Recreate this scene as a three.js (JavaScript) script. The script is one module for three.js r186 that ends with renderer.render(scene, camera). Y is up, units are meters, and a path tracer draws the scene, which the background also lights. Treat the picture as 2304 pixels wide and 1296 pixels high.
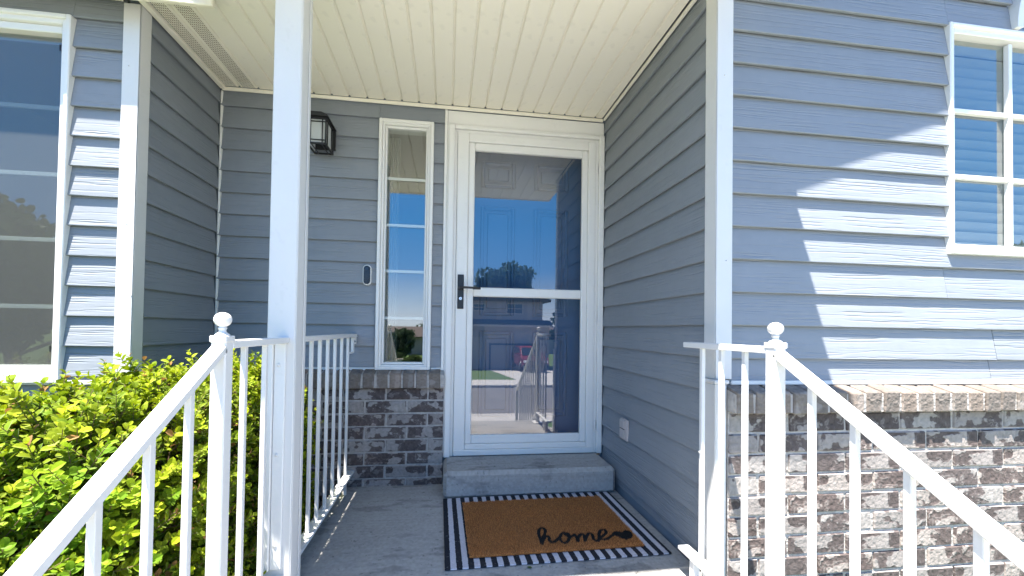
import * as THREE from 'three';
import { mergeGeometries } from 'three/addons/utils/BufferGeometryUtils.js';

// ---------------------------------------------------------------- camera, sky, sun, exposure
const scene = new THREE.Scene();
const camera = new THREE.PerspectiveCamera(76.22, 1024 / 576, 0.03, 3000);
camera.position.set(0, 0.9302, 2.2856);
camera.rotation.order = 'YXZ';
camera.rotation.set(0.0150, -0.1177, 0.0151);
camera.setViewOffset(2304, 1296, 48.49, -80.63, 2304, 1296);
camera.updateProjectionMatrix();

const SUN = new THREE.Vector3(-0.244, 1, 0.274).normalize();
{
  const w = 512, h = 256, d = new Float32Array(w * h * 4);
  const mix = (a, b, t) => a + (b - a) * t, sm = (a, b, x) => { x = Math.min(1, Math.max(0, (x - a) / (b - a))); return x * x * (3 - 2 * x); };
  const stops = [[-90, .20, .20, .18], [-2, .30, .32, .33], [0, .47, .51, .56], [4, .29, .39, .53], [9, .095, .24, .49], [16, .050, .200, .46], [26, .060, .178, .425], [45, .090, .162, .345], [68, .108, .150, .295], [90, .104, .140, .27]];
  for (let j = 0; j < h; j++) {
    const e = ((j + .5) / h - .5) * 180;
    let k = 0; while (k < stops.length - 2 && e > stops[k + 1][0]) k++;
    const a = stops[k], b = stops[k + 1], t = (e - a[0]) / (b[0] - a[0]);
    for (let i = 0; i < w; i++) {
      const ph = ((i + .5) / w - .5) * 2 * Math.PI, er = e * Math.PI / 180;
      const dir = new THREE.Vector3(Math.cos(er) * Math.cos(ph), Math.sin(er), Math.cos(er) * Math.sin(ph));
      const c = dir.dot(SUN), g = 0.30 * sm(.80, 1, c) ** 2;
      for (let q = 0; q < 3; q++) d[(j * w + i) * 4 + q] = mix(a[q + 1], b[q + 1], t) + g;
      d[(j * w + i) * 4 + 3] = 1;
    }
  }
  const sky = new THREE.DataTexture(d, w, h, THREE.RGBAFormat, THREE.FloatType);
  sky.mapping = THREE.EquirectangularReflectionMapping; sky.magFilter = THREE.LinearFilter; sky.needsUpdate = true;
  scene.background = sky; scene.environment = sky;
}
const sun = new THREE.DirectionalLight(new THREE.Color(1, 0.945, 0.87), 4.7);
sun.position.copy(SUN).multiplyScalar(30); sun.target.position.set(0, 0, 0.5);
sun.castShadow = true; sun.shadow.mapSize.set(4096, 4096); sun.shadow.bias = -0.0005;
Object.assign(sun.shadow.camera, { left: -14, right: 14, top: 14, bottom: -14, near: 1, far: 80 });
scene.add(sun, sun.target);
const renderer = new THREE.WebGLRenderer({ antialias: true });
renderer.setSize(1024, 576);
renderer.toneMapping = THREE.LinearToneMapping;
renderer.toneMappingExposure = 4.75;
renderer.shadowMap.enabled = true;

// ---------------------------------------------------------------- helpers
function rng(seed) { let a = seed >>> 0; return () => { a = (a + 0x6D2B79F5) | 0; let t = Math.imul(a ^ (a >>> 15), 1 | a); t = (t + Math.imul(t ^ (t >>> 7), 61 | t)) ^ t; return ((t ^ (t >>> 14)) >>> 0) / 4294967296; }; }
const lerp = (a, b, t) => a + (b - a) * t, clamp = (x, a, b) => Math.min(b, Math.max(a, x));
const smooth = (a, b, x) => { x = clamp((x - a) / (b - a), 0, 1); return x * x * (3 - 2 * x); };
function hash2(x, y, s) { let h = Math.imul(x, 374761393) ^ Math.imul(y, 668265263) ^ Math.imul(s, 1274126177); h = Math.imul(h ^ (h >>> 13), 1274126177); return ((h ^ (h >>> 16)) >>> 0) / 4294967296; }
function vnoise(x, y, px, py, s) { // periodic value noise
  const xi = Math.floor(x), yi = Math.floor(y), fx = x - xi, fy = y - yi, m = (a, n) => ((a % n) + n) % n;
  const u = fx * fx * (3 - 2 * fx), v = fy * fy * (3 - 2 * fy);
  const a = hash2(m(xi, px), m(yi, py), s), b = hash2(m(xi + 1, px), m(yi, py), s), c = hash2(m(xi, px), m(yi + 1, py), s), d = hash2(m(xi + 1, px), m(yi + 1, py), s);
  return lerp(lerp(a, b, u), lerp(c, d, u), v);
}
function fbm(u, v, fx, fy, oct, s) { let r = 0, a = .5, t = 0; for (let o = 0; o < oct; o++) { r += a * vnoise(u * fx, v * fy, fx, fy, s + o * 17); t += a; a *= .5; fx *= 2; fy *= 2; } return r / t; }
function dataTex(w, h, sizeU, sizeV, f, srgb = true) { // f(u,v) -> [r,g,b] linear 0..1 (or grey); sizes in metres
  const d = new Uint8Array(w * h * 4);
  const enc = srgb ? (c => { c = clamp(c, 0, 1); return 255 * (c <= .0031308 ? c * 12.92 : 1.055 * c ** (1 / 2.4) - .055); }) : (c => 255 * clamp(c, 0, 1));
  for (let j = 0; j < h; j++) for (let i = 0; i < w; i++) {
    const c = f((i + .5) / w, (j + .5) / h), k = (j * w + i) * 4;
    if (c.length) { d[k] = enc(c[0]); d[k + 1] = enc(c[1]); d[k + 2] = enc(c[2]); } else d[k] = d[k + 1] = d[k + 2] = enc(c);
    d[k + 3] = 255;
  }
  const t = new THREE.DataTexture(d, w, h, THREE.RGBAFormat);
  t.wrapS = t.wrapT = THREE.RepeatWrapping; t.magFilter = THREE.LinearFilter; t.minFilter = THREE.LinearMipmapLinearFilter; t.generateMipmaps = true;
  if (srgb) t.colorSpace = THREE.SRGBColorSpace;
  t.repeat.set(1 / sizeU, 1 / sizeV); t.needsUpdate = true; return t;
}
const col = (r, g, b) => new THREE.Color().setRGB(r, g, b);
const std = (c, o = {}) => new THREE.MeshStandardMaterial({ color: c, roughness: .6, ...o });
const phys = (c, o = {}) => new THREE.MeshPhysicalMaterial({ color: c, ...o });

function uvBox(g, ou = 0, ov = 0) { // uv in metres from the face the piece shows
  if (g.index) g = g.toNonIndexed();
  const p = g.attributes.position, n = p.count, uv = new Float32Array(n * 2);
  const a = new THREE.Vector3(), b = new THREE.Vector3(), c = new THREE.Vector3();
  for (let i = 0; i < n; i += 3) {
    a.fromBufferAttribute(p, i); b.fromBufferAttribute(p, i + 1).sub(a); c.fromBufferAttribute(p, i + 2).sub(a); b.cross(c);
    const x = Math.abs(b.x), y = Math.abs(b.y), z = Math.abs(b.z);
    for (let k = 0; k < 3; k++) {
      const X = p.getX(i + k), Y = p.getY(i + k), Z = p.getZ(i + k);
      const [u, v] = x > y && x > z ? [Z, Y] : y > z ? [X, Z] : [X, Y];
      uv[(i + k) * 2] = u + ou; uv[(i + k) * 2 + 1] = v + ov;
    }
  }
  g.setAttribute('uv', new THREE.BufferAttribute(uv, 2)); return g;
}
// box with chamfered edges; jit moves each corner a little
function chamfer(x0, x1, y0, y1, z0, z1, b = .002, jit = 0, rnd = Math.random) {
  b = Math.min(b, (x1 - x0) * .45, (y1 - y0) * .45, (z1 - z0) * .45);
  const C = [];
  for (let i = 0; i < 8; i++) {
    const sx = i & 1 ? 1 : -1, sy = i & 2 ? 1 : -1, sz = i & 4 ? 1 : -1;
    const jx = jit ? (rnd() - .5) * jit : 0, jy = jit ? (rnd() - .5) * jit : 0, jz = jit ? (rnd() - .5) * jit : 0;
    const x = (sx > 0 ? x1 : x0) + jx, y = (sy > 0 ? y1 : y0) + jy, z = (sz > 0 ? z1 : z0) + jz;
    C.push([[x, y - sy * b, z - sz * b], [x - sx * b, y, z - sz * b], [x - sx * b, y - sy * b, z]]);
  }
  const P = [], tri = (a, b2, c, o) => {
    const u = [b2[0] - a[0], b2[1] - a[1], b2[2] - a[2]], v = [c[0] - a[0], c[1] - a[1], c[2] - a[2]];
    const n = [u[1] * v[2] - u[2] * v[1], u[2] * v[0] - u[0] * v[2], u[0] * v[1] - u[1] * v[0]];
    if (n[0] * o[0] + n[1] * o[1] + n[2] * o[2] < 0) P.push(...a, ...c, ...b2); else P.push(...a, ...b2, ...c);
  };
  const quad = (a, b2, c, d, o) => { tri(a, b2, c, o); tri(a, c, d, o); };
  const S = i => [i & 1 ? 1 : -1, i & 2 ? 1 : -1, i & 4 ? 1 : -1];
  for (let ax = 0; ax < 3; ax++) for (const s of [0, 1]) {
    const bit = 1 << ax, o1 = 1 << ((ax + 1) % 3), o2 = 1 << ((ax + 2) % 3), base = s ? bit : 0, n = [0, 0, 0]; n[ax] = s ? 1 : -1;
    quad(C[base][ax], C[base | o1][ax], C[base | o1 | o2][ax], C[base | o2][ax], n);
  }
  for (let ax = 0; ax < 3; ax++) { // edges along ax
    const o1 = (ax + 1) % 3, o2 = (ax + 2) % 3;
    for (let q = 0; q < 4; q++) {
      const i = (q & 1 ? 1 << o1 : 0) | (q & 2 ? 1 << o2 : 0), j = i | (1 << ax), n = [0, 0, 0]; n[o1] = q & 1 ? 1 : -1; n[o2] = q & 2 ? 1 : -1;
      quad(C[i][o1], C[j][o1], C[j][o2], C[i][o2], n);
    }
  }
  for (let i = 0; i < 8; i++) tri(C[i][0], C[i][1], C[i][2], S(i));
  const g = new THREE.BufferGeometry();
  g.setAttribute('position', new THREE.BufferAttribute(new Float32Array(P), 3)); g.computeVertexNormals();
  return uvBox(g);
}
const bx = (x0, x1, y0, y1, z0, z1, b = .002) => chamfer(x0, x1, y0, y1, z0, z1, b);
// prism: polygon [[a,b]...] extruded; axis 'x' => (y=b,z=a) ; axis 'z' => (x=a,y=b)
function prism(poly, axis, t0, t1) {
  const sh = new THREE.Shape(poly.map(p => new THREE.Vector2(p[0], p[1])));
  let g = new THREE.ExtrudeGeometry(sh, { depth: t1 - t0, bevelEnabled: false });
  g.translate(0, 0, t0);
  if (axis === 'x') g.applyMatrix4(new THREE.Matrix4().makeBasis(new THREE.Vector3(0, 0, 1), new THREE.Vector3(0, 1, 0), new THREE.Vector3(1, 0, 0)));
  if (axis === 'x') { g = g.toNonIndexed ? (g.index ? g.toNonIndexed() : g) : g; flip(g); }
  if (axis === 'y') { g.applyMatrix4(new THREE.Matrix4().makeBasis(new THREE.Vector3(1, 0, 0), new THREE.Vector3(0, 0, 1), new THREE.Vector3(0, 1, 0))); g = g.index ? g.toNonIndexed() : g; flip(g); }
  g = uvBox(g); g.computeVertexNormals(); return g;
}
function flip(g) { const p = g.attributes.position.array; for (let i = 0; i < p.length; i += 9) for (let k = 0; k < 3; k++) { const t = p[i + 3 + k]; p[i + 3 + k] = p[i + 6 + k]; p[i + 6 + k] = t; } }
function merge(gs) { return mergeGeometries(gs.map(g => { g = g.index ? g.toNonIndexed() : g; for (const k of Object.keys(g.attributes)) if (!['position', 'normal', 'uv'].includes(k)) g.deleteAttribute(k); if (!g.attributes.normal) g.computeVertexNormals(); if (!g.attributes.uv) uvBox(g); return g; })); }
function tube(pts, r, seg = 8, rad = 6) { return new THREE.TubeGeometry(new THREE.CatmullRomCurve3(pts.map(p => new THREE.Vector3(...p))), seg, r, rad, false); }
const taken = new Map();
function numbered(n) { const k = taken.get(n) || 0; taken.set(n, k + 1); return k ? n + '_' + String(k).padStart(3, '0') : n; }
function mesh(name, g, m, parent = scene) {
  const o = new THREE.Mesh(Array.isArray(g) ? merge(g) : g, m); o.name = parent === scene ? numbered(name) : name; o.castShadow = o.receiveShadow = true; parent.add(o); return o;
}
function group(name, parent = scene, p = [0, 0, 0]) { const o = new THREE.Group(); o.name = parent === scene ? numbered(name) : name; o.position.set(...p); parent.add(o); return o; }
function tag(o, label, category, grp) { o.userData.label = label; o.userData.category = category; if (grp) o.userData.group = grp; return o; }
function struct(o) { o.userData.kind = 'structure'; return o; }

// ---------------------------------------------------------------- measures (metres)
const YS = 2.3026, XR = 1.0014, XL = -1.3225, ZF = 0.999, ZL = 0.5503, CH = 0.1252, G0 = -0.8015;

// ---------------------------------------------------------------- textures
const grainTex = (() => {
  const w = 2048, h = 512, su = 2.6, sv = .65, H = new Float32Array(w * h).fill(.6), R = rng(5);
  for (let j = 0; j < h; j++) for (let i = 0; i < w; i++) H[j * w + i] = .62 + .22 * (fbm(i / w, j / h, 12, 40, 3, 3) - .5);
  const lines = 66;
  for (let k = 0; k < lines; k++) {
    const v0 = (k + (R() - .5) * .8) / lines, amp = .006 + .012 * R(), dep = .35 + .5 * R(), sd = 100 + k * 7;
    for (let i = 0; i < w; i++) {
      const u = i / w;
      const v = v0 + amp * (fbm(u, .5, 10, 2, 3, sd) - .5) * 2 + .004 * (fbm(u, .5, 60, 2, 2, sd + 1) - .5);
      const s = smooth(.40, .60, fbm(u, .3, 14, 2, 2, sd + 3)) * dep, wd = 1.0 + 1.2 * fbm(u, .7, 30, 2, 1, sd + 5);
      const c = v * h;
      for (let q = -4; q <= 4; q++) { const j = Math.floor(c) + q, jj = ((j % h) + h) % h, dd = (j + .5 - c) / wd; const t = s * Math.exp(-dd * dd); const ix = jj * w + i; H[ix] = Math.max(0, H[ix] - t * .55); }
    }
  }
  const t = dataTex(w, h, su, sv, (u, v) => H[Math.floor(v * h) * w + Math.floor(u * w)], false); return t;
})();
const sidingTone = dataTex(512, 512, 2.9, 1.7, (u, v) => { const a = .94 + .12 * (fbm(u, v, 6, 8, 5, 41) - .5) + .05 * (fbm(u, v, 90, 60, 2, 44) - .5); const k = a - .03 * smooth(.62, .8, fbm(u, v, 20, 5, 4, 47)); return [k, k * 1.0, k * .995]; });
const paintTone = dataTex(256, 256, .9, .9, (u, v) => { const a = .965 + .05 * (fbm(u, v, 6, 6, 5, 61) - .5) - .03 * smooth(.73, .80, fbm(u, v, 34, 34, 3, 67)); return [a, a * .998, a * .985]; });
const paintBump = dataTex(256, 256, .25, .25, (u, v) => fbm(u, v, 14, 14, 4, 71), false);
const brickTex = (() => {
  const w = 1024, su = 1.25; const M = new Float32Array(w * w);
  const t = dataTex(w, w, su, su, (u, v) => {
    const wu = u + .016 * (fbm(u, v, 26, 26, 3, 81) - .5), wv = v + .016 * (fbm(u, v, 26, 26, 3, 83) - .5);
    const a = fbm(wu, wv, 19, 24, 2, 85), b = fbm(wu, wv, 48, 56, 3, 87), big = fbm(u, v, 6, 7, 2, 88) - .5;
    const q = a * .70 + b * .30 + .22 * big;
    let s = smooth(.49, .54, q); s = Math.max(s, .45 * smooth(.035, 0, Math.abs(q - .44)) * smooth(.5, .6, b));
    const n = fbm(u, v, 110, 110, 3, 91) - .5, n2 = fbm(u, v, 6, 6, 2, 93) - .5, ed = smooth(.06, 0, Math.abs(q - .50));
    const base = [.092 + .045 * n2 + .08 * n, .073 + .038 * n2 + .068 * n, .068 + .035 * n2 + .064 * n], pale = [.315 + .15 * n, .288 + .14 * n, .266 + .13 * n];
    M[Math.floor(v * w) * w + Math.floor(u * w)] = .35 + .30 * s + .7 * n + .12 * ed;
    return [0, 1, 2].map(k => lerp(base[k], pale[k], s * .92));
  });
  const b = dataTex(w, w, su, su, (u, v) => M[Math.floor(v * w) * w + Math.floor(u * w)], false);
  return { t, b };
})();
const mortarTex = dataTex(512, 512, .6, .6, (u, v) => { const n = fbm(u, v, 40, 40, 4, 101) - .5; return [.40 + .2 * n, .37 + .19 * n, .34 + .18 * n]; });
const mortarBump = dataTex(512, 512, .6, .6, (u, v) => fbm(u, v, 30, 50, 5, 103), false);
const concTex = dataTex(1024, 1024, 1.7, 1.7, (u, v) => {
  const n = fbm(u, v, 5, 5, 6, 111) - .5, f = fbm(u, v, 160, 160, 2, 113) - .5, st = smooth(.60, .74, fbm(u, v, 9, 26, 4, 117)), br = fbm(u, v, 6, 150, 2, 121) - .5;
  const pit = smooth(.80, .86, fbm(u, v, 150, 150, 2, 119));
  const k = .33 + .13 * n + .10 * f + .05 * br - .10 * st - .12 * pit; return [k, k * .975, k * .925];
});
const concBump = dataTex(1024, 1024, 1.7, 1.7, (u, v) => .5 + .35 * (fbm(u, v, 8, 190, 2, 123) - .5) + .5 * (fbm(u, v, 120, 120, 3, 125) - .5) - .5 * smooth(.80, .88, fbm(u, v, 150, 150, 2, 119)), false);
const walkTex = dataTex(256, 256, 1.3, 1.3, (u, v) => { const k = .46 + .10 * (fbm(u, v, 5, 5, 5, 127) - .5) + .10 * (fbm(u, v, 70, 70, 2, 129) - .5); return [k, k * .955, k * .89]; });  // paler than the slab concrete, raised so the added pad bounces more light
const vinylTone = dataTex(512, 512, 1.9, 1.9, (u, v) => { const a = .965 + .07 * (fbm(u, v, 4, 3, 5, 131) - .5) - .05 * smooth(.70, .8, fbm(u, v, 40, 40, 3, 133)); return [a, a, a * .985]; });
const ventAlpha = dataTex(512, 512, .0508, .0508, (u, v) => { const cu = (u * 6) % 1, cv = (v * 4) % 1; return Math.abs(cu - .5) < .23 && Math.abs(cv - .5) < .36 ? 0 : 1; }, false);
const lawnTex = dataTex(512, 512, 2.3, 2.3, (u, v) => { const n = fbm(u, v, 60, 60, 3, 141), m = fbm(u, v, 6, 6, 3, 143); return [.035 + .05 * n + .03 * m, .075 + .07 * n + .03 * m, .012 + .02 * n]; });
const roadTex = dataTex(512, 512, 2.1, 2.1, (u, v) => { const n = fbm(u, v, 120, 120, 2, 151), m = fbm(u, v, 5, 5, 4, 153); const k = .085 + .06 * n + .04 * m; return [k * 1.03, k, k]; });
const soilTex = dataTex(256, 256, .8, .8, (u, v) => { const n = fbm(u, v, 30, 30, 4, 161); return [.05 + .09 * n, .036 + .066 * n, .024 + .045 * n]; });

// ---------------------------------------------------------------- materials
const M = {};
M.siding = [[.250, .272, .300], [.244, .266, .294], [.257, .278, .306]].map(c => phys(col(...c), { map: sidingTone, bumpMap: grainTex, bumpScale: .0034, roughness: .52, specularIntensity: .6 }));
M.sheath = std(col(.236, .272, .318), { roughness: .8 });
M.trim = phys(col(.665, .66, .65), { map: paintTone, bumpMap: paintBump, bumpScale: .0004, roughness: .42 });
M.white = phys(col(.78, .772, .75), { map: paintTone, bumpMap: paintBump, bumpScale: .0004, roughness: .38 });
M.rail = phys(col(.71, .705, .695), { map: paintTone, bumpMap: paintBump, bumpScale: .0007, roughness: .34 });
M.cream = phys(col(.85, .805, .70), { map: vinylTone, roughness: .45 });
M.vent = phys(col(.85, .805, .70), { map: vinylTone, alphaMap: ventAlpha, alphaTest: .5, roughness: .45 });
M.fascia = phys(col(.82, .77, .64), { map: vinylTone, roughness: .45 });
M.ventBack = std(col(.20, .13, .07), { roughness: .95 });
M.brick = [phys(col(1, 1, 1), { map: brickTex.t, bumpMap: brickTex.b, bumpScale: .004, roughness: .9 }), phys(col(.86, .84, .84), { map: brickTex.t, bumpMap: brickTex.b, bumpScale: .004, roughness: .9 }), phys(col(1.0, .95, .92), { map: brickTex.t, bumpMap: brickTex.b, bumpScale: .005, roughness: .9 })];
M.mortar = std(col(1, 1, 1), { map: mortarTex, bumpMap: mortarBump, bumpScale: .006, roughness: .95 });
M.conc = std(col(1, 1, 1), { map: concTex, bumpMap: concBump, bumpScale: .0022, roughness: .88 });
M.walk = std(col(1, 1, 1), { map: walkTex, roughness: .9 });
M.lawn = std(col(1, 1, 1), { map: lawnTex, roughness: 1 });
M.road = std(col(1, 1, 1), { map: roadTex, roughness: .92 });
M.soil = std(col(1, 1, 1), { map: soilTex, roughness: 1 });
M.black = phys(col(.014, .015, .017), { roughness: .38 });
M.bronze = phys(col(.022, .022, .024), { roughness: .45, metalness: .3 });
M.frost = phys(col(.85, .87, .85), { transmission: .55, thickness: 0, roughness: .75, ior: 1.5 });
M.navy = phys(col(.012, .062, .165), { roughness: .30 });
M.glass = phys(col(.96, .98, .97), { transmission: 1, thickness: 0, roughness: 0, ior: 2.3 });
M.glassSide = phys(col(.80, .84, .83), { transmission: 1, thickness: 0, roughness: 0, ior: 2.3 });
M.glassWin = phys(col(.54, .60, .59), { transmission: 1, thickness: 0, roughness: 0, ior: 2.3 });
M.screen = std(col(.17, .175, .165), { transparent: true, opacity: .30, roughness: .9 });
M.chrome = phys(col(.75, .75, .75), { metalness: 1, roughness: .25 });
M.room = std(col(.42, .41, .385), { roughness: .95 });
M.blind = std(col(.40, .41, .42), { roughness: .55 });
M.curtain = phys(col(.34, .36, .35), { transmission: .35, thickness: 0, roughness: 1 });
M.shingle = std(col(.07, .065, .06), { roughness: .95 });
M.plate = phys(col(.50, .455, .445), { map: paintTone, bumpMap: paintBump, bumpScale: .002, roughness: .6 });

// ================================================================ HOUSE
const house = group('house');
tag(house, 'blue grey lap siding house with brick base and white storm door', 'house');
const rnd = rng(11);

function rectHoles(x0, x1, y0, y1, holes) {
  const s = new THREE.Shape([[x0, y0], [x1, y0], [x1, y1], [x0, y1]].map(p => new THREE.Vector2(...p)));
  for (const h of holes) s.holes.push(new THREE.Path([[h[0], h[2]], [h[0], h[3]], [h[1], h[3]], [h[1], h[2]]].map(p => new THREE.Vector2(...p))));
  return s;
}
const boardCache = new Map();
function boardGeo(len, a, b, y0, variant) { // lap board: a..b within a course that starts at y0; lip proud at the bottom
  const key = [len.toFixed(4), (a - y0).toFixed(4), (b - y0).toFixed(4), variant].join();
  if (boardCache.has(key)) return boardCache.get(key);
  const z = y => .0245 - .0155 * (y - y0) / CH, full = a === y0 && b - a > CH - .001, B = full ? b + .0035 : b - .0006, lip = Math.min(.0016, (B - a) * .3);
  const poly = (a === y0 ? [[.0006, a + .0062], [.0150, a + .0062], [.0154, a], [z(a) - lip, a]] : [[.0006, a], [z(a) - lip, a]]).concat([[z(a), a + lip], [z(B), B], [.0006, B]]).map(p => [p[0], p[1] - y0]);
  let g = prism(poly, 'x', 0, len);
  g = uvBox(g, variant * .437 + .11, variant * .1713);
  boardCache.set(key, g); return g;
}
function sidingWall(origin, ry, L, yRef, yBottom, yTop, holes, joints, hx0 = 0) {
  const w = group('siding_wall', house, origin); w.rotation.y = ry;
  let y0 = yRef; while (y0 > yBottom) y0 -= CH; while (y0 + CH <= yBottom + .003) y0 += CH;
  let row = 0;
  for (; y0 < yTop - .004; y0 += CH, row++) {
    const a = Math.max(y0, yBottom), b = Math.min(y0 + CH, yTop); if (b - a < .006) continue;
    let spans = [[hx0, L, a, b]];
    for (const h of holes) {
      const nx = [];
      for (const [s0, s1, ya, yb] of spans) {
        if (h[1] <= s0 || h[0] >= s1 || h[3] <= ya || h[2] >= yb) { nx.push([s0, s1, ya, yb]); continue; }
        if (h[0] > s0) nx.push([s0, h[0], ya, yb]);
        if (h[1] < s1) nx.push([h[1], s1, ya, yb]);
        if (h[2] - ya > .006) nx.push([Math.max(s0, h[0]), Math.min(s1, h[1]), ya, h[2]]);
        if (yb - h[3] > .006) nx.push([Math.max(s0, h[0]), Math.min(s1, h[1]), h[3], yb]);
      }
      spans = nx;
    }
    const cut = [];
    for (const s of spans) { let s0 = s[0]; for (const j of joints[row % joints.length] || []) if (j > s0 + .1 && j < s[1] - .1) { cut.push([s0, j - .0008, s[2], s[3]]); s0 = j + .0008; } cut.push([s0, s[1], s[2], s[3]]); }
    for (const [s0, s1, ya, yb] of cut) {
      const o = mesh('siding_board', boardGeo(s1 - s0, ya, yb, y0, Math.floor(rnd() * 6)), M.siding[Math.floor(rnd() * 3)], w);
      o.position.set(s0, y0, (rnd() - .5) * .0012);
    }
  }
  return w;
}
function sheathing(origin, ry, shape, depth = .1) {
  const g = new THREE.ExtrudeGeometry(shape, { depth, bevelEnabled: false }); g.translate(0, 0, -depth - .0008);
  const o = mesh('wall_sheathing', uvBox(g), M.sheath, house); o.position.set(...origin); o.rotation.y = ry; return o;
}
// openings: [x0,x1,y0,y1]
const SIDE = [-0.424, -0.098, 0.679, 2.190], DOOR = [0.028, 0.975, 0.150, 2.175];
const WL = [-2.75, -1.572, 0.684, 2.212], WR = [2.030, 3.500, 1.276, 2.224];
// back wall
sheathing([0, 0, 0], 0, rectHoles(XL - .12, XR + .12, -.7, 2.75, [SIDE, DOOR]));
sidingWall([0, 0, 0], 0, -.034, .8199, .693, YS - .004, [SIDE], [[], [], [], [], [], [], [], [], [], [], [], [], [-.4235]], XL + .008);
// right inner wall (faces the porch)
sheathing([XR + .013, 0, .0], -Math.PI / 2, rectHoles(0, ZF - .001, -.7, 2.75, []));
sidingWall([XR + .013, 0, 0], -Math.PI / 2, ZF - .032, .8348, .035, YS - .004, [], [[]], .022);
// left inner wall
sheathing([XL - .014, 0, ZL - .001], Math.PI / 2, rectHoles(0, ZL - .002, -.7, 2.75, []));
sidingWall([XL - .014, 0, ZL], Math.PI / 2, ZL - .022, .8348, .700, YS - .004, [], [[]], .03);
// right front wall
sheathing([0, 0, ZF], 0, rectHoles(XR + .0138, 5.2, -1.0, 2.66, [WR, [2.37, 3.16, 2.26, 2.60]]));
sidingWall([0, 0, ZF], 0, 5.1, .8348, .752, 2.66, [WR, [2.352, 3.178, 2.2, 2.63]], [[2.24, 3.7], [2.26], [], [2.02], [2.05], [2.0], [], [2.0], [3.9], [], [], [], []], XR + .058);
// left front wall
sheathing([0, 0, ZL], 0, rectHoles(-4.0, XL - .0148, -.8, 2.66, [WL]));
sidingWall([0, 0, ZL], 0, XL - .058, .8348, .694, YS + .05, [WL], [[]], -3.9);

// ---- trims
mesh('corner_trim', [bx(XR - .011, XR + .058, .757, 2.72, ZF - .0005, ZF + .030, .003), bx(XR - .0115, XR + .010, .757, 2.72, ZF - .032, ZF + .0295, .003)], M.trim, house);
mesh('corner_trim', [bx(XL - .058, XL + .010, .70, 2.29, ZL - .0005, ZL + .030, .003), bx(XL - .010, XL + .0105, .70, 2.29, ZL - .030, ZL + .0295, .003)], M.trim, house);
// boxed corner under the right corner trim, down to the slab
mesh('corner_box', [bx(XR - .020, XR + .026, .004, .742, ZF - .030, ZF + .044, .003), bx(XR - .026, XR + .032, .742, .756, ZF - .036, ZF + .050, .003)], M.trim, house);
mesh('inside_corner_trim', bx(XL + .007, XL + .018, .69, YS - .02, .001, .024, .002), M.white, house);
mesh('starter_strip', bx(XL + .019, -.427, .676, .6925, .0015, .0255, .002), M.white, house);
mesh('starter_strip', bx(-.095, -.034, .676, .6925, .0015, .0255, .002), M.white, house);
mesh('starter_strip', bx(XR + .0585, 5.1, .736, .7515, ZF + .0015, ZF + .026, .002), M.white, house);
mesh('starter_strip', bx(-3.9, XL - .0585, .676, .6935, ZL + .0015, ZL + .026, .002), M.white, house);
mesh('wall_channel', bx(-.033, -.016, .676, YS - .023, .001, .030, .002), M.white, house);
mesh('soffit_channel', bx(XL + .019, XR - .022, YS - .022, YS - .0015, .0250, .034, .002), M.cream, house);
mesh('soffit_channel', bx(XR - .022, XR - .0085, YS - .016, YS - .0015, .035, 1.0, .002), M.cream, house);
mesh('soffit_channel', bx(XL + .0125, XL + .040, YS - .018, YS - .0015, .035, ZL + .10, .002), M.cream, house);
for (const [y, z, x] of [[2.02, ZL + .0306, XL - .03], [1.35, ZL + .0306, XL - .02], [1.05, ZL + .0306, XL + .005]]) mesh('nail_head', new THREE.SphereGeometry(.0028, 8, 6).translate(x, y, z), M.chrome, house);
for (const [y, x] of [[1.20, XR + .03], [1.9, XR + .02]]) mesh('nail_head', new THREE.SphereGeometry(.0028, 8, 6).translate(x, y, ZF + .0306), M.chrome, house);

// ---- porch soffit, one panel each
const soffit = group('porch_soffit', house);
const panelProfile = (w) => [[0, YS + .009], [.0025, YS + .009], [.0075, YS], [w - .0075, YS], [w - .0025, YS + .009], [w, YS + .009], [w, YS + .013], [0, YS + .013]];
const panelGeo = new Map();
function soffitPanel(x0, x1, z1, vent) {
  const key = (x1 - x0).toFixed(4) + z1 + vent;
  if (!panelGeo.has(key)) {
    const w = x1 - x0;
    if (!vent) panelGeo.set(key, prism(panelProfile(w), 'z', .0345, z1));
    else panelGeo.set(key, [prism([[0, YS + .009], [.0025, YS + .009], [.0075, YS], [.016, YS], [.016, YS + .002], [.008, YS + .003], [.004, YS + .013], [0, YS + .013]], 'z', .0345, z1), prism([[w - .016, YS], [w - .0075, YS], [w - .0025, YS + .009], [w, YS + .009], [w, YS + .013], [w - .004, YS + .013], [w - .008, YS + .003], [w - .016, YS + .002]], 'z', .0345, z1)]);
  }
  const g = panelGeo.get(key);
  if (!vent) { mesh('soffit_panel', g, M.cream, soffit).position.x = x0; return; }
  const o = mesh('vented_panel', merge(g.map(q => q.clone())), M.cream, soffit); o.position.x = x0;
  const w = x1 - x0, pg = new THREE.PlaneGeometry(w - .032, z1 - .0345); pg.rotateX(Math.PI / 2); pg.translate(w / 2, YS + .001, (z1 + .0345) / 2);
  mesh('vent_screen', uvBox(pg), M.vent, soffit).position.x = x0;
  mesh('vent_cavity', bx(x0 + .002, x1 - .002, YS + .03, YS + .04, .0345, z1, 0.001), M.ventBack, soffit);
}
for (let i = -5; i < 19; i++) {
  let x0 = G0 + .1016 * i, x1 = Math.min(x0 + .1016, 1.092);
  if (x1 - x0 < .02) continue;
  if (i >= 17) { if (x0 < XR - .03) { soffitPanel(x0, XR - .0225, 1.5, false); } continue; }
  soffitPanel(x0, x1, x0 < -1.05 ? .655 : 1.5, i < -3);
}
mesh('soffit_panel', bx(1.03, 1.0445, YS, YS + .012, ZF + .035, 1.5, .002), M.cream, soffit);
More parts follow.
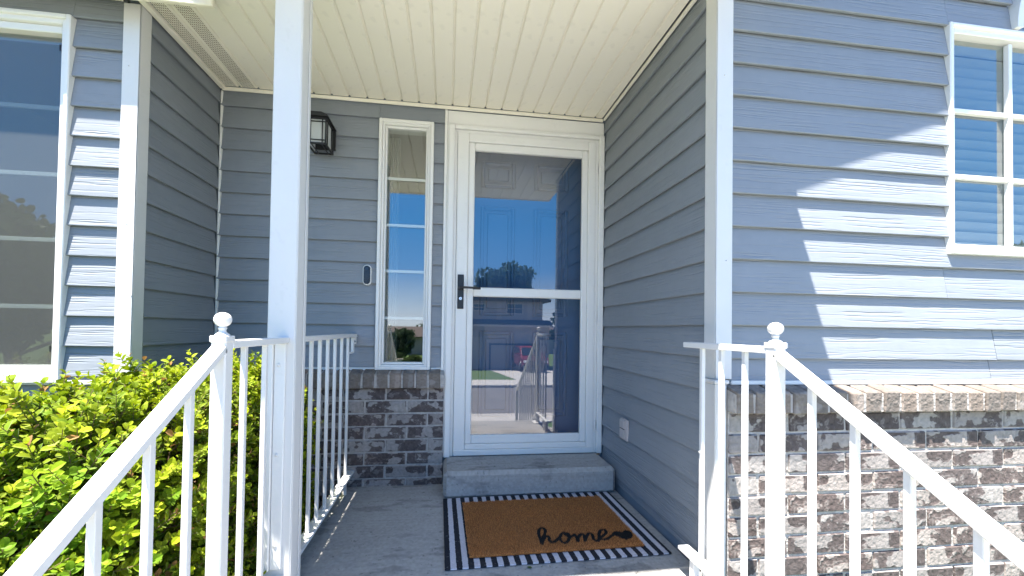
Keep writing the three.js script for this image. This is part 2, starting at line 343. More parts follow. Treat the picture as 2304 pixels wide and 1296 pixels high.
mesh('soffit_panel', bx(XR - .0220, 1.029, YS, YS + .012, ZF + .035, 1.5, .002), M.cream, soffit);
// porch fascia and roof
mesh('fascia_board', bx(-1.062, 1.060, YS - .004, 2.47, 1.5005, 1.52, .003), M.fascia, house);
mesh('fascia_board', bx(1.045, 1.060, YS - .004, 2.47, ZF + .035, 1.5, .003), M.fascia, house);
mesh('fascia_board', bx(-1.062, -1.045, YS - .004, 2.47, .69, 1.5, .003), M.fascia, house);
mesh('roof', prism([[1.56, 2.475], [1.56, 2.50], [-.9, 3.55], [-.9, 3.50], [1.50, 2.472]], 'x', -1.12, 1.058), M.shingle, house);
mesh('roof', prism([[.72, 2.40], [.72, 2.425], [-3.0, 4.3], [-3.0, 4.25], [.66, 2.38]], 'x', -4.6, -.96), M.shingle, house);
// left bay fascia with its cut end
mesh('fascia_board', bx(-4.5, -.975, 2.235, 2.40, .660, .680, .003), M.fascia, house);
mesh('eave_soffit', bx(-4.5, XL - .06, 2.296, 2.306, ZL + .0245, .6595, .002), M.cream, house);
mesh('eave_soffit', bx(-1.062, -.98, YS + .014, YS + .03, .2, .659, .002), M.cream, house);
// right gable roof: rake overhang to z 1.32
{
  const k = .547, x0 = 1.000, y0 = 2.612, xa = 3.3;
  const ya = y0 + k * (xa - x0), t = .16;
  mesh('gable_roof', prism([[x0, y0], [xa, ya], [2 * xa - x0, y0], [2 * xa - x0, y0 + t], [xa, ya + t], [x0, y0 + t]], 'z', -5, 1.32), M.shingle, house);
  mesh('gable_wall', prism([[x0 + .05, 2.661], [2 * xa - x0 - .05, 2.661], [2 * xa - x0 - .05, 2.70], [xa, ya + .03], [x0 + .05, 2.68]], 'z', ZF - .1, ZF - .002), M.sheath, house);
}
mesh('inner_ceiling', bx(-4.5, 5.2, 2.72, 2.80, -5, ZF - .2, .002), M.sheath, house).userData.label = 'flat ceiling under the roof';

// ---- bricks
const BP = .0762, BL = .243, JT = .0095;
const brickVar = [];
for (let k = 0; k < 14; k++) { const r = rng(300 + k); brickVar.push(uvBox(chamfer(0, BL - JT, 0, BP - JT, -.085, 0, .0035, .004, r), r() * 1.2, r() * 1.2)); }
function brickWall(x0, x1, yTop, n, zFace, yBase) {
  const wall = mesh('brick_wall', bx(x0, x1, yBase, yTop + .003, zFace - .09, zFace - .0055, .001), M.mortar, house);
  const r = rng(Math.floor(1000 + x0 * 100));
  for (let k = 0; k < n; k++) {
    const y = yTop - (k + 1) * BP + JT * .5; if (y + BP < yBase) break;
    let x = x0 + (k % 2 ? -BL * .5 : 0) + .004;
    for (; x < x1 - .02; x += BL) {
      const a = Math.max(x, x0 + .001), b = Math.min(x + BL - JT, x1 - .001);
      if (b - a < .02) continue;
      let g;
      if (b - a > BL - JT - .001) g = brickVar[Math.floor(r() * brickVar.length)];
      else g = uvBox(chamfer(0, b - a, 0, BP - JT, -.085, 0, .0035, .004, r), r() * 1.2, r() * 1.2);
      const o = mesh('brick', g, M.brick[Math.floor(r() * 3)], wall); o.position.set(a, y, zFace + (r() - .5) * .004); o.rotation.z = (r() - .5) * .006;
    }
  }
  return wall;
}
const rowSets = {};
for (const hh of [.088, .078]) { const rowVar = rowSets[hh] = []; for (let k = 0; k < 8; k++) { const r = rng(500 + k); const g = chamfer(0, .0655, -hh, 0, -.098, 0, .004, .004, r), p = g.attributes.position; for (let i = 0; i < p.count; i++) if (p.getY(i) > -.04) p.setY(i, p.getY(i) - p.getZ(i) * .30); g.computeVertexNormals(); rowVar.push(uvBox(g, r() * 1.2, r() * 1.2)); } }
function brickLedge(x0, x1, yF, zF, tilt, hh) {
  const rowVar = rowSets[hh];
  const led = mesh('brick_ledge', prism([[zF - .006, yF - hh + .004], [zF - .006, yF - .008], [zF - .09, yF - .008 + .084 * tilt], [zF - .1, yF - hh + .004]], 'x', x0, x1), M.mortar, house);
  const r = rng(Math.floor(2000 + x0 * 100));
  for (let x = x0 + .002; x < x1 - .06; x += .0762) {
    const o = mesh('brick', rowVar[Math.floor(r() * 8)], M.ledge[Math.floor(r() * 3)], led);
    o.position.set(x, yF + (r() - .5) * .003, zF + (r() - .5) * .004); o.rotation.x = (r() - .5) * .02; o.rotation.y = (r() - .5) * .02;
  }
}
const ledgeTex = dataTex(512, 512, .8, .8, (u, v) => { const n = fbm(u, v, 70, 90, 3, 181) - .5, m = fbm(u, v, 7, 7, 3, 183) - .5, s = smooth(.60, .70, fbm(u, v, 14, 14, 3, 185)) * .6; return [lerp(.185 + .10 * n + .06 * m, .30, s), lerp(.155 + .09 * n + .05 * m, .27, s), lerp(.130 + .08 * n + .045 * m, .245, s)]; });
M.ledge = [[1, 1, 1], [.85, .85, .86], [1.1, 1.04, 1]].map(c => phys(col(...c), { map: ledgeTex, bumpMap: brickTex.b, bumpScale: .005, roughness: .92 }));
brickWall(XL + .002, -.012, .577, 15, .056, -.6);
brickLedge(XL + .002, -.012, .664, .090, .30, .088);
brickWall(XR + .030, 4.4, .637, 20, ZF + .050, -.95);
brickLedge(XR + .030, 4.4, .716, ZF + .086, .30, .078);
brickWall(-3.9, XL - .004, .60, 14, ZL + .03, -.7);

// ---- windows
function pane(name, x0, x1, y0, y1, z, m, parent) { const g = new THREE.PlaneGeometry(x1 - x0, y1 - y0); g.translate((x0 + x1) / 2, (y0 + y1) / 2, z); return mesh(name, g, m, parent); }
function frameRing(x0, x1, y0, y1, w, z0, z1, b = .003, wt = w) { // mitred by butting
  return [bx(x0, x0 + w, y0, y1, z0, z1, b), bx(x1 - w, x1, y0, y1, z0, z1, b), bx(x0 + w - .0005, x1 - w + .0005, y0, y0 + wt, z0, z1 - .0007, b), bx(x0 + w - .0005, x1 - w + .0005, y1 - wt, y1, z0, z1 - .0007, b)];
}
function room(x0, x1, y0, y1, z0, z1) { // open towards +z
  mesh('room_lining', [bx(x0, x1, y0, y1, z0 - .05, z0), bx(x0 - .05, x0, y0, y1, z0, z1), bx(x1, x1 + .05, y0, y1, z0, z1), bx(x0, x1, y0 - .05, y0, z0, z1), bx(x0, x1, y1, y1 + .05, z0, z1)], M.room, house);
}
// sidelight
{
  const w = group('sidelight_window', house), [a, b, c, d] = SIDE;
  mesh('frame', [...frameRing(a, b, c, d, .020, -.08, .040), ...frameRing(a + .0202, b - .0202, c + .016, d - .016, .014, -.08, .030)], M.white, w);
  mesh('sash', frameRing(a + .0345, b - .0345, c + .031, d - .031, .013, -.06, .016), M.white, w);
  pane('pane', a + .046, b - .046, c + .042, d - .042, .004, M.glassSide, w); pane('inner_pane', a + .046, b - .046, c + .042, d - .042, -.010, M.glassSide, w);
  for (const y of [1.841, 1.556, 1.275, .990]) mesh('muntin', bx(a + .0475, b - .0475, y - .0085, y + .0085, -.004, .002, .001), M.white, w);
  const pts = []; for (let i = 0; i <= 24; i++) pts.push([a + .03 + i * .0032, -.13 + .012 * Math.sin(i * 1.35)]);
  const cp = [...pts, ...pts.slice().reverse().map(p => [p[0], p[1] - .003])];
  mesh('curtain', prism(cp, 'y', .72, 2.16), M.curtain, w);
  room(-.9, -.03, .5, 2.4, -1.9, -.101);
}
// left window
{
  const w = group('picture_window', house), [a, b, c, d] = WL, z = ZL;
  mesh('frame', [...frameRing(a, b, c, d, .018, z - .09, z + .036), ...frameRing(a + .0182, b - .0182, c + .014, d - .014, .022, z - .09, z + .025)], M.white, w);
  mesh('sash', frameRing(a + .0405, b - .0405, c + .0365, d - .0365, .012, z - .07, z + .010, .003, .030), M.white, w);
  pane('pane', a + .05, b - .05, c + .06, d - .06, z - .022, M.glassWin, w);
  for (const y of [1.847, 1.561, 1.282, .998]) mesh('muntin', bx(a + .052, b - .052, y - .0085, y + .0085, z - .034, z - .026, .001), M.white, w);
  mesh('muntin', bx(-2.17, -2.153, c + .065, d - .065, z - .0345, z - .0265, .001), M.white, w);
  pane('insect_screen', a + .051, b - .051, c + .062, d - .085, z - .004, M.screen, w);
  for (const y of [d - .135, c + .125]) mesh('screen_tab', [bx(b - .070, b - .0665, y, y + .026, z - .003, z + .001, .0005), bx(b - .066, b - .052, y + .0225, y + .026, z - .003, z + .001, .0005), bx(b - .066, b - .052, y, y + .0035, z - .003, z + .001, .0005)], M.black, w);
  room(-2.9, -1.45, .5, 2.4, -1.7, z - .101);
}
// right window with arched transom
{
  const w = group('grid_window', house), [a, b, c, d] = WR, z = ZF;
  mesh('frame', [...frameRing(a, b, c, d, .014, z - .09, z + .030), ...frameRing(a + .0142, b - .0142, c + .011, d - .011, .024, z - .09, z + .018), bx(a - .003, b + .003, c - .010, c - .0005, z, z + .038, .002)], M.white, w);
  pane('pane', a + .04, b - .04, c + .04, d - .04, z - .012, M.glassWin, w);
  for (const y of [1.874, 1.597]) mesh('muntin', bx(a + .043, b - .043, y - .009, y + .009, z - .011, z + .006, .0015), M.white, w);
  for (const x of [2.370, 2.767, 3.164]) mesh('muntin', bx(x - .009, x + .009, c + .043, d - .043, z - .0105, z + .0065, .0015), M.white, w);
  for (let y = c + .05; y < d - .04; y += .046) { const s = mesh('blind_slat', bx(a + .05, b - .05, -.0012, .0012, -.024, .024, .0008), M.blind, w); s.position.set(0, y, z - .09); s.rotation.x = -1.05; }
  room(1.8, 3.7, 1.1, 2.69, -.9, z - .15);
  const arc = new THREE.Shape(), R1 = .418, R0 = .388, cx = 2.765, cy = d + .004;
  arc.moveTo(cx - R1, cy); arc.absarc(cx, cy, R1, Math.PI, 0, true); arc.lineTo(cx + R0, cy); arc.absarc(cx, cy, R0, 0, Math.PI, false); arc.lineTo(cx - R1, cy);
  const ag = new THREE.ExtrudeGeometry(arc, { depth: .13, bevelEnabled: false, curveSegments: 40 }); ag.translate(0, 0, z - .09);
  mesh('arch_frame', uvBox(ag), M.white, w);
  const half = new THREE.Shape(); half.absarc(cx, cy, .39, 0, Math.PI, false);
  const hg = new THREE.ShapeGeometry(half, 30); hg.translate(0, 0, z - .012); mesh('arch_pane', hg, M.glassWin, w);
}
// ---- entry: casing, storm door, panelled door behind
mesh('door_casing', [bx(-.0155, .028, .152, 2.19, -.09, .036, .004), bx(.958, XR - .009, .152, 2.19, -.09, .036, .004), bx(-.0155, XR - .009, 2.1905, YS - .023, -.09, .022, .003), bx(.0285, .9575, 2.166, 2.1902, -.09, .0355, .004), bx(-.006, .0285, .152, 2.185, .0362, .044, .002)], M.white, house);
mesh('door_jamb', [bx(.0285, .046, .15, 2.165, -.30, .018, .002), bx(.940, .9575, .15, 2.165, -.30, .018, .002), bx(.0465, .9395, 2.148, 2.165, -.30, .018, .002)], M.white, house);
mesh('threshold', bx(.0465, .9395, .1505, .165, -.25, -.03, .003), M.bronze, house);
{
  const s = group('storm_door', house);
  const x0 = .0475, x1 = .9385, y0 = .1545, y1 = 2.146;
  mesh('stile', bx(x0, .118, y0, y1, -.018, .026, .004), M.white, s);
  mesh('stile', bx(.890, x1, y0, y1, -.018, .026, .004), M.white, s);
  mesh('top_rail', bx(.1183, .8897, 2.094, y1, -.018, .0255, .004), M.white, s);
  mesh('bottom_rail', [bx(.1183, .8897, .190, .222, -.018, .0255, .004), bx(x0 + .002, x1 - .002, y0 + .0005, .1895, -.012, .030, .003)], M.white, s);
  mesh('glazing_bead', [bx(.1183, .157, .2225, 2.0935, -.010, .017, .005), bx(.852, .8897, .2225, 2.0935, -.010, .017, .005), bx(.1573, .8517, 2.046, 2.0935, -.010, .0165, .005), bx(.1573, .8517, .2225, .276, -.010, .0165, .005)], M.white, s);
  mesh('middle_rail', bx(.1573, .8517, 1.133, 1.190, -.012, .019, .006), M.white, s);
  pane('glass', .1575, .8515, 1.1905, 2.0455, .004, M.glass, s);
  pane('glass', .1575, .8515, .2765, 1.1325, .004, M.glass, s);
  mesh('handle_plate', bx(.060, .098, 1.053, 1.264, .0265, .0345, .002), M.black, s);
  mesh('lever', [new THREE.CylinderGeometry(.011, .013, .032, 18).rotateX(Math.PI / 2).translate(.079, 1.183, .050), tube([[.074, 1.183, .064], [.10, 1.182, .069], [.15, 1.180, .071], [.198, 1.178, .068]], .0068, 14, 10), bx(.15, .199, 1.1705, 1.1865, .064, .073, .003)], M.black, s);
  mesh('lock_cylinder', [new THREE.CylinderGeometry(.0095, .0095, .006, 20).rotateX(Math.PI / 2).translate(.079, 1.116, .037)], M.chrome, s);
  mesh('keyhole', bx(.0782, .0798, 1.111, 1.121, .0398, .0405, .0002), M.black, s);
  mesh('hinge', [bx(x1 - .001, x1 + .012, .30, .36, .0265, .032, .002), bx(x1 - .001, x1 + .012, 1.0, 1.06, .0265, .032, .002), bx(x1 - .001, x1 + .012, 1.95, 2.01, .0265, .032, .002)], M.white, s);
  const e = group('entry_door', house);
  mesh('leaf', bx(.047, .939, .167, 2.147, -.150, -.108, .002), M.navy, e);
  const rows = [[1.860, 2.036], [1.02, 1.736], [.36, .918]];
  for (const [xa, xb] of [[.207, .435], [.562, .800]]) for (const [ya, yb] of rows) {
    const r = .024; // moulded frame, sunk field, raised centre
    mesh('panel_moulding', [bx(xa, xa + r, ya, yb, -.1085, -.094, .009), bx(xb - r, xb, ya, yb, -.1085, -.094, .009), bx(xa + r, xb - r, ya, ya + r, -.1085, -.094, .009), bx(xa + r, xb - r, yb - r, yb, -.1085, -.094, .009)], M.navy, e);
    mesh('raised_panel', chamfer(xa + .044, xb - .044, ya + .044, yb - .044, -.1085, -.094, .012), M.navy, e);
  }
  mesh('door_backing', bx(-.02, 1.0, .10, 2.25, -.36, -.305, .002), M.room, house);
}
// ---- porch post
{
  const p = group('porch_post', house);
  mesh('shaft', bx(-.601, -.512, .004, YS - .001, .881, .970, .003), M.trim, p);
  mesh('cladding_seam', bx(-.5118, -.508, .01, YS - .002, .884, .905, .002), M.trim, p);
  mesh('cladding_seam', bx(-.5118, -.509, .01, YS - .002, .912, .968, .002), M.trim, p);
}

// ================================================================ PORCH FLOOR, STEP, STAIRS
struct(mesh('porch_slab', bx(-.625, XR + .0, -.60, 0, .0, 1.45, .008), M.conc));
struct(mesh('door_step', bx(-.008, XR - .024, .002, .150, .0005, .272, .020), M.conc));
for (let k = 0; k < 3; k++) struct(mesh('stair_step', bx(-.66, 1.03, -.68, -.19 * (k + 1), 1.451 + .29 * k, 1.74 + .29 * k, .01), M.conc));

// ================================================================ RAILINGS
function railing(x, side, label) {
  const r = group('porch_railing', scene, [x, 0, 0]); tag(r, label, 'railing');
  const top = .893, zN = side < 0 ? 1.316 : 1.352, hw = .0170, slope = .675;
  const hz = z => top + .002 - (z - zN) * slope; // top line of the stair rail
  const bal = (z, y0, y1) => mesh('baluster', bx(-.0068, .0068, y0, y1, z - .0068, z + .0068, .0012), M.rail, r);
  // newel with turned ball
  const newel = (z, yT, yB) => {
    const n = mesh('newel_post', [bx(-hw, hw, yB, yT, z - hw, z + hw, .003), bx(-hw - .0022, hw + .0022, yT - .008, yT + .008, z - hw - .0022, z + hw + .0022, .002)], M.rail, r);
    const pr = [[0, 0], [.0158, 0], [.0158, .0026], [.0125, .006], [.0085, .0088], [.0074, .0138], [.0092, .0178], [.0098, .0195], [.0080, .0212]];
    for (let i = 0; i <= 18; i++) { const t = -1.15 + (i / 18) * (Math.PI / 2 + 1.15); pr.push([Math.max(.0004, .0190 * Math.cos(t)), .0395 + .0180 * Math.sin(t)]); }
    const g = new THREE.LatheGeometry(pr.map(p => new THREE.Vector2(...p)), 32); g.translate(0, yT + .0075, z); mesh('ball_finial', g, M.rail, n);
    return n;
  };
  newel(zN, top + .004, .0); newel(zN + 1.1, hz(zN + 1.1) + .02, -.72);
  const zB = side < 0 ? .02 : .968;
  // level rails
  const split = side < 0 ? [[zB, .880], [.971, zN - hw]] : [[zB, zN - hw]];
  for (const [a, b] of split) mesh('top_rail', bx(-.017, .017, top - .020, top, a, b + .001, .002), M.rail, r);
  const yb = side < 0 ? .096 : .110;
  mesh('bottom_rail', bx(-.022, .022, yb - .014, yb, side < 0 ? .02 : .952, side < 0 ? .879 : zN - hw, .002), M.rail, r);
  if (side < 0) mesh('bottom_rail', bx(-.022, .022, yb - .014, yb, .9865, zN - hw, .002), M.rail, r);
  const zs = side < 0 ? [.285, .40, .512, .618, .718, .812, 1.101, 1.216] : [1.055, 1.148, 1.246];
  for (const z of zs) bal(z, yb, top - .019);
  if (side < 0) {
    mesh('baluster', bx(-.0068, .0068, .002, top - .019, .163 - .0068, .163 + .0068, .0012), M.rail, r); // runs down to the slab as a foot
    mesh('wall_bracket', [bx(-.004, .012, top - .105, top - .020, .070, .086, .001), bx(-.004, .012, top - .112, top - .104, .070, .155, .001), bx(.002, .014, top - .060, top - .019, .030, .046, .001)], M.rail, r);
    mesh('bracket_bolt', new THREE.CylinderGeometry(.006, .006, .006, 10).rotateX(Math.PI / 2).translate(.008, top - .046, .049), M.chrome, r);
    mesh('mounting_plate', [bx(-.046, -.028, .12, top - .021, .9705, .989, .002), bx(-.027, .008, .12, top - .021, .9705, .980, .002)], M.rail, r);
    for (const y of [.80, .50, .20]) mesh('screw_head', new THREE.SphereGeometry(.006, 12, 8).scale(1, 1, .6).translate(-.012, y, .981), M.rail, r);
  } else {
    for (const z of [1.02, 1.09]) mesh('foot', bx(-.013, .013, .001, yb - .013, z - .012, z + .012, .002), M.rail, r);
    mesh('screw_head', new THREE.SphereGeometry(.005, 12, 8).scale(.6, 1, 1).translate(-.010, .5, 1.055), M.rail, r);
  }
  mesh('base_plate', bx(-.05, .05, .001, .007, zN - .05, zN + .05, .002), M.rail, r);
  // stair rail: handrail, bottom bar, balusters
  const L = 1.1, ang = Math.atan(slope), hr = bx(-.017, .017, -.022, 0, 0, L / Math.cos(ang) - .024, .004);
  const h = mesh('stair_handrail', hr, M.rail, r); h.position.set(0, hz(zN + hw), zN + hw - .002); h.rotation.x = ang;
  const br = mesh('stair_bottom_rail', bx(-.019, .019, -.018, 0, 0, L / Math.cos(ang) - .030, .002), M.rail, r); br.position.set(0, hz(zN + hw) - .80, zN + hw - .002); br.rotation.x = ang;
  for (let k = 1; k <= 9; k++) { const z = zN + .006 + k * (side < 0 ? .1045 : .0985); bal(z, hz(z) - .795, hz(z) - .022); }
  return r;
}
railing(-.545, -1, 'white metal railing between the boxwood shrubs and the porch post');
railing(.920, 1, 'white metal railing beside the brick wall under the grid window');

// ================================================================ SMALL THINGS ON THE PORCH
// wall lantern
{
  const l = group('wall_lantern', scene, [-.735, 1.94, .0245]); tag(l, 'black mission style wall lantern with frosted glass beside the post', 'lantern');
  const w = .054, h = .150, z0 = .016, z1 = .150;
  mesh('back_plate', bx(-.05, .062, .035, .165, .0, .014, .003), M.bronze, l);
  mesh('cap', [prism([[-.066, .150], [.066, .150], [.062, .160], [.030, .172], [-.030, .172], [-.062, .160]], 'z', .006, .166), bx(-.009, .009, .171, .181, .07, .088, .002)], M.bronze, l);
  const posts = []; for (const x of [-w, w - .008]) for (const z of [z0, z1 - .008]) posts.push(bx(x, x + .008, .0, h, z, z + .008, .001));
  mesh('frame', [...posts, bx(-w + .008, w - .008, .0, .010, z1 - .008, z1, .001), bx(-w + .008, w - .008, h - .010, h, z1 - .008, z1, .001), ...[-w, w - .008].flatMap(x => [bx(x, x + .008, .0, .010, z0 + .008, z1 - .008, .001), bx(x, x + .008, h - .010, h, z0 + .008, z1 - .008, .001)]), bx(-w + .008, w - .008, .0, .010, z0, z0 + .008, .001)], M.bronze, l);
  for (const x of [-.034, .029]) mesh('grille_bar', bx(x, x + .005, .010, h - .010, z1 - .006, z1 - .001, .0008), M.bronze, l);
  for (const y of [.022, .124]) mesh('grille_bar', bx(-w + .008, w - .008, y, y + .005, z1 - .0055, z1 - .0005, .0008), M.bronze, l);
  for (const z of [.045, .115]) for (const x of [-w + .001, w - .006]) mesh('grille_bar', bx(x, x + .005, .010, h - .010, z, z + .005, .0008), M.bronze, l);
  for (const x of [-.03, .025]) mesh('grille_bar', bx(x, x + .005, .001, .006, z0 + .008, z1 - .008, .0008), M.bronze, l);
  pane('glass_panel', -w + .006, w - .006, .006, h - .004, z1 - .009, M.frost, l);
  for (const x of [-w + .007, w - .007]) { const g = new THREE.PlaneGeometry(z1 - z0 - .014, h - .01); g.rotateY(Math.PI / 2); g.translate(x, h / 2 + .001, (z0 + z1) / 2); mesh('glass_panel', g, M.frost, l); }
  mesh('bulb', new THREE.SphereGeometry(.018, 16, 12).scale(1, 1.3, 1).translate(0, .085, .08), M.frost, l);
}
// video doorbell
{
  const d = group('doorbell', scene, [-.478, 1.243, .0]); tag(d, 'pill shaped black video doorbell with white rim on siding', 'doorbell');
  const pill = (w, h) => { const s = new THREE.Shape(), r = w / 2, k = h / 2 - r; s.moveTo(r, -k); s.lineTo(r, k); s.absarc(0, k, r, 0, Math.PI, false); s.lineTo(-r, -k); s.absarc(0, -k, r, Math.PI, 2 * Math.PI, false); return s; };
  mesh('rim', uvBox(new THREE.ExtrudeGeometry(pill(.046, .118), { depth: .020, bevelEnabled: true, bevelSize: .0015, bevelThickness: .0015, curveSegments: 16 }).translate(0, 0, .012)), M.white, d);
  mesh('face', uvBox(new THREE.ExtrudeGeometry(pill(.037, .109), { depth: .003, bevelEnabled: true, bevelSize: .001, bevelThickness: .001, curveSegments: 16 }).translate(0, 0, .0335)), phys(col(.01, .01, .011), { roughness: .12 }), d);
  mesh('camera_lens', new THREE.CylinderGeometry(.009, .010, .003, 24).rotateX(Math.PI / 2).translate(0, .036, .0385), phys(col(.02, .025, .035), { roughness: .05 }), d);
  mesh('button', new THREE.TorusGeometry(.0105, .0012, 8, 28).translate(0, -.034, .0378), M.bronze, d);
}
// outlet cover on the right porch wall
{
  const o = group('outlet_cover', scene, [XR - .0105, .386, .338]); o.rotation.y = -Math.PI / 2; tag(o, 'weathered pale outlet cover with flaps low on the porch side wall', 'outlet');
  mesh('plate', bx(-.038, .038, -.057, .057, -.006, .008, .003), M.plate, o);
  mesh('flap', bx(-.035, .016, .004, .051, .0085, .0150, .003), M.plate, o);
  mesh('flap', bx(-.035, .016, -.052, -.001, .0085, .0145, .003), M.plate, o);
  mesh('gap_shade_strip', bx(-.036, .0185, -.0008, .0036, .0082, .0098, .0004), M.black, o);  // black strips laid on the plate as painted shade of the flap gaps
  mesh('gap_shade_strip', bx(.0162, .0186, -.050, .050, .0082, .0097, .0004), M.black, o);
  mesh('hinge_bar', bx(.019, .030, -.050, .050, .0085, .0125, .002), M.plate, o);
}
// striped rug
{
  const stripeTex = dataTex(1024, 512, .94, .587, (u, v) => {
    const x = u * .94, e = .0012 * (fbm(u, v, 40, 60, 3, 201) - .5) * 2; const s = ((x + e) / .0232) % 2; const wv = .86 + .28 * (fbm(u, v, 200, 240, 2, 203) - .5), lint = smooth(.80, .86, fbm(u, v, 90, 90, 2, 205)) * .10;
    return s < 1 ? [(.012 + lint) * wv, (.013 + lint) * wv, (.020 + lint) * wv] : [.60 * wv, .59 * wv, .64 * wv];
  });
  const wvBump = dataTex(256, 256, .05, .05, (u, v) => .5 + .25 * Math.sin(u * Math.PI * 2 * 16) * Math.sin(v * Math.PI * 2 * 20) + .3 * (fbm(u, v, 30, 30, 2, 209) - .5), false);
  const rug = group('striped_rug', scene, [.470, .0, .5555]); rug.rotation.y = .021; tag(rug, 'black and white striped woven rug under the doormat', 'rug');
  const nx = 60, nz = 36, g = new THREE.BoxGeometry(.94, .006, .587, nx, 1, nz), p = g.attributes.position;
  for (let i = 0; i < p.count; i++) {
    const x = p.getX(i), z = p.getZ(i), ex = .004 * (fbm(z + .5, .3, 4, 3, 3, 211) - .5), ez = .005 * (fbm(x / 2 + .5, .7, 7, 3, 3, 213) - .5), ed = smooth(.06, 0, Math.min(.47 - Math.abs(x), .2935 - Math.abs(z)));
    p.setXYZ(i, x + ex * ed, p.getY(i) + .0055 + .003 * ed * fbm(x / 2 + .5, z + .5, 12, 12, 2, 215), z + ez * ed);
  }
  let gg = g.toNonIndexed(); const pp = gg.attributes.position, uv = new Float32Array(pp.count * 2); for (let i = 0; i < pp.count; i++) { uv[i * 2] = pp.getX(i) + .47; uv[i * 2 + 1] = pp.getZ(i) + .2935; } gg.setAttribute('uv', new THREE.BufferAttribute(uv, 2)); 
  gg.computeVertexNormals();
  mesh('woven_mat', gg, std(col(1, 1, 1), { map: stripeTex, bumpMap: wvBump, bumpScale: .0012, roughness: .95 }), rug);
}
// coir doormat with printed word and heart
{
  const H = [[-.063, .18], [-.059, .142], [-.056, .103], [-.044, .07], [-.028, .057], [-.018, .07], [-.026, .101], [-.044, .134], [-.063, .18], [-.04, .138], [-.022, .124], [-.019, .137], [-.023, .161], [-.015, .174], [.001, .166], [.025, .142]];
  const O = [[.076, .115], [.058, .107], [.033, .133], [.025, .166], [.035, .182], [.056, .17], [.073, .139], [.075, .115], [.061, .113], [.064, .131], [.077, .142], [.1, .128]];
  const Mm = [[.102, .125], [.103, .15], [.097, .179], [.115, .144], [.134, .125], [.142, .131], [.13, .178], [.15, .145], [.17, .124], [.18, .13], [.172, .173], [.181, .186], [.204, .166]];
  const E = [[.2, .161], [.225, .149], [.249, .128], [.254, .107], [.24, .103], [.219, .124], [.206, .152], [.208, .174], [.227, .176], [.252, .162], [.268, .15]];
  const heart = [[.270, .145], [.290, .122], [.311, .121], [.321, .131], [.345, .118], [.365, .128], [.362, .156], [.339, .181], [.312, .189], [.298, .179], [.285, .161]];
  const segs = []; for (const s of [H, O, Mm, E]) { const c = new THREE.CatmullRomCurve3(s.map(p => new THREE.Vector3(p[0], 0, p[1]))), q = c.getPoints(70); for (let i = 0; i < q.length - 1; i++) segs.push([q[i].x, q[i].z, q[i + 1].x, q[i + 1].z]); }
  const hp = new THREE.CatmullRomCurve3(heart.map(p => new THREE.Vector3(p[0], 0, p[1])), true).getPoints(50);
  const inked = (x, z) => {
    if (x < -.08 || x > .375 || z < .04 || z > .2) return false;
    for (const [a, b, c, d] of segs) { const vx = c - a, vz = d - b, t = clamp(((x - a) * vx + (z - b) * vz) / (vx * vx + vz * vz + 1e-9), 0, 1), dx = x - a - t * vx, dz = z - b - t * vz; if (dx * dx + dz * dz < .000052) return true; }
    let inside = false; for (let i = 0, j = hp.length - 1; i < hp.length; j = i++) if ((hp[i].z > z) !== (hp[j].z > z) && x < (hp[j].x - hp[i].x) * (z - hp[i].z) / (hp[j].z - hp[i].z) + hp[i].x) inside = !inside;
    return inside;
  };
  const mat = group('coir_doormat', scene, [.476, .0, .568]); mat.rotation.y = .018; tag(mat, 'brown coir doormat printed home with a heart', 'doormat');
  const w = .75, d = .461;
  const coirTex = dataTex(1024, 640, w, d, (u, v) => { const x = (u - .5) * w, z = (v - .5) * d, n = fbm(u, v, 220, 140, 2, 221), m = fbm(u, v, 8, 5, 4, 223); if (inked(x, z)) return [.008, .007, .007]; const k = .55 + .75 * n + .35 * (m - .5); return [.24 * k, .090 * k, .022 * k]; });
  const bg = bx(-w / 2, w / 2, .0105, .020, -d / 2, d / 2, .003); { const p = bg.attributes.position, uv = bg.attributes.uv; for (let i = 0; i < p.count; i++) uv.setXY(i, p.getX(i) + w / 2, p.getZ(i) + d / 2); }
  mesh('backing', bg, std(col(1, 1, 1), { map: coirTex, roughness: 1 }), mat);
  // pile of short fibres
  const fg = new THREE.ConeGeometry(.00062, 1, 3, 1, true); fg.translate(0, .5, 0);
  const N = 52000, im = new THREE.InstancedMesh(fg, std(col(1, 1, 1), { roughness: .9 }), N), R = rng(77), mm = new THREE.Matrix4(), q = new THREE.Quaternion(), e = new THREE.Euler(), c = new THREE.Color();
  for (let i = 0; i < N; i++) {
    const x = (R() - .5) * (w + .002), z = (R() - .5) * (d + .002), out = Math.max(Math.abs(x) - w / 2 + .006, 0) + Math.max(Math.abs(z) - d / 2 + .006, 0) > 0;
    const t = out ? .9 : .5; e.set((R() - .5) * t + (out && Math.abs(z) > d / 2 - .006 ? Math.sign(z) * .5 : 0), R() * 6.28, (R() - .5) * t - (out && Math.abs(x) > w / 2 - .006 ? Math.sign(x) * .5 : 0), 'YXZ'); q.setFromEuler(e);
    const s = .7 + .9 * R(), L = .006 + .005 * R();
    mm.compose(new THREE.Vector3(x, .018, z), q, new THREE.Vector3(s, L, s)); im.setMatrixAt(i, mm);
    if (inked(x, z)) c.setRGB(.010, .009, .008); else { const k = .55 + .9 * R(), h = fbm(x / w + .5, z / d + .5, 6, 4, 3, 225) - .5; c.setRGB(.56 * k + .12 * h, .230 * k + .05 * h, .066 * k + .012 * h); }
    im.setColorAt(i, c);
  }
  im.name = 'coir_pile'; im.userData.kind = 'stuff'; im.castShadow = im.receiveShadow = true; mat.add(im);
}

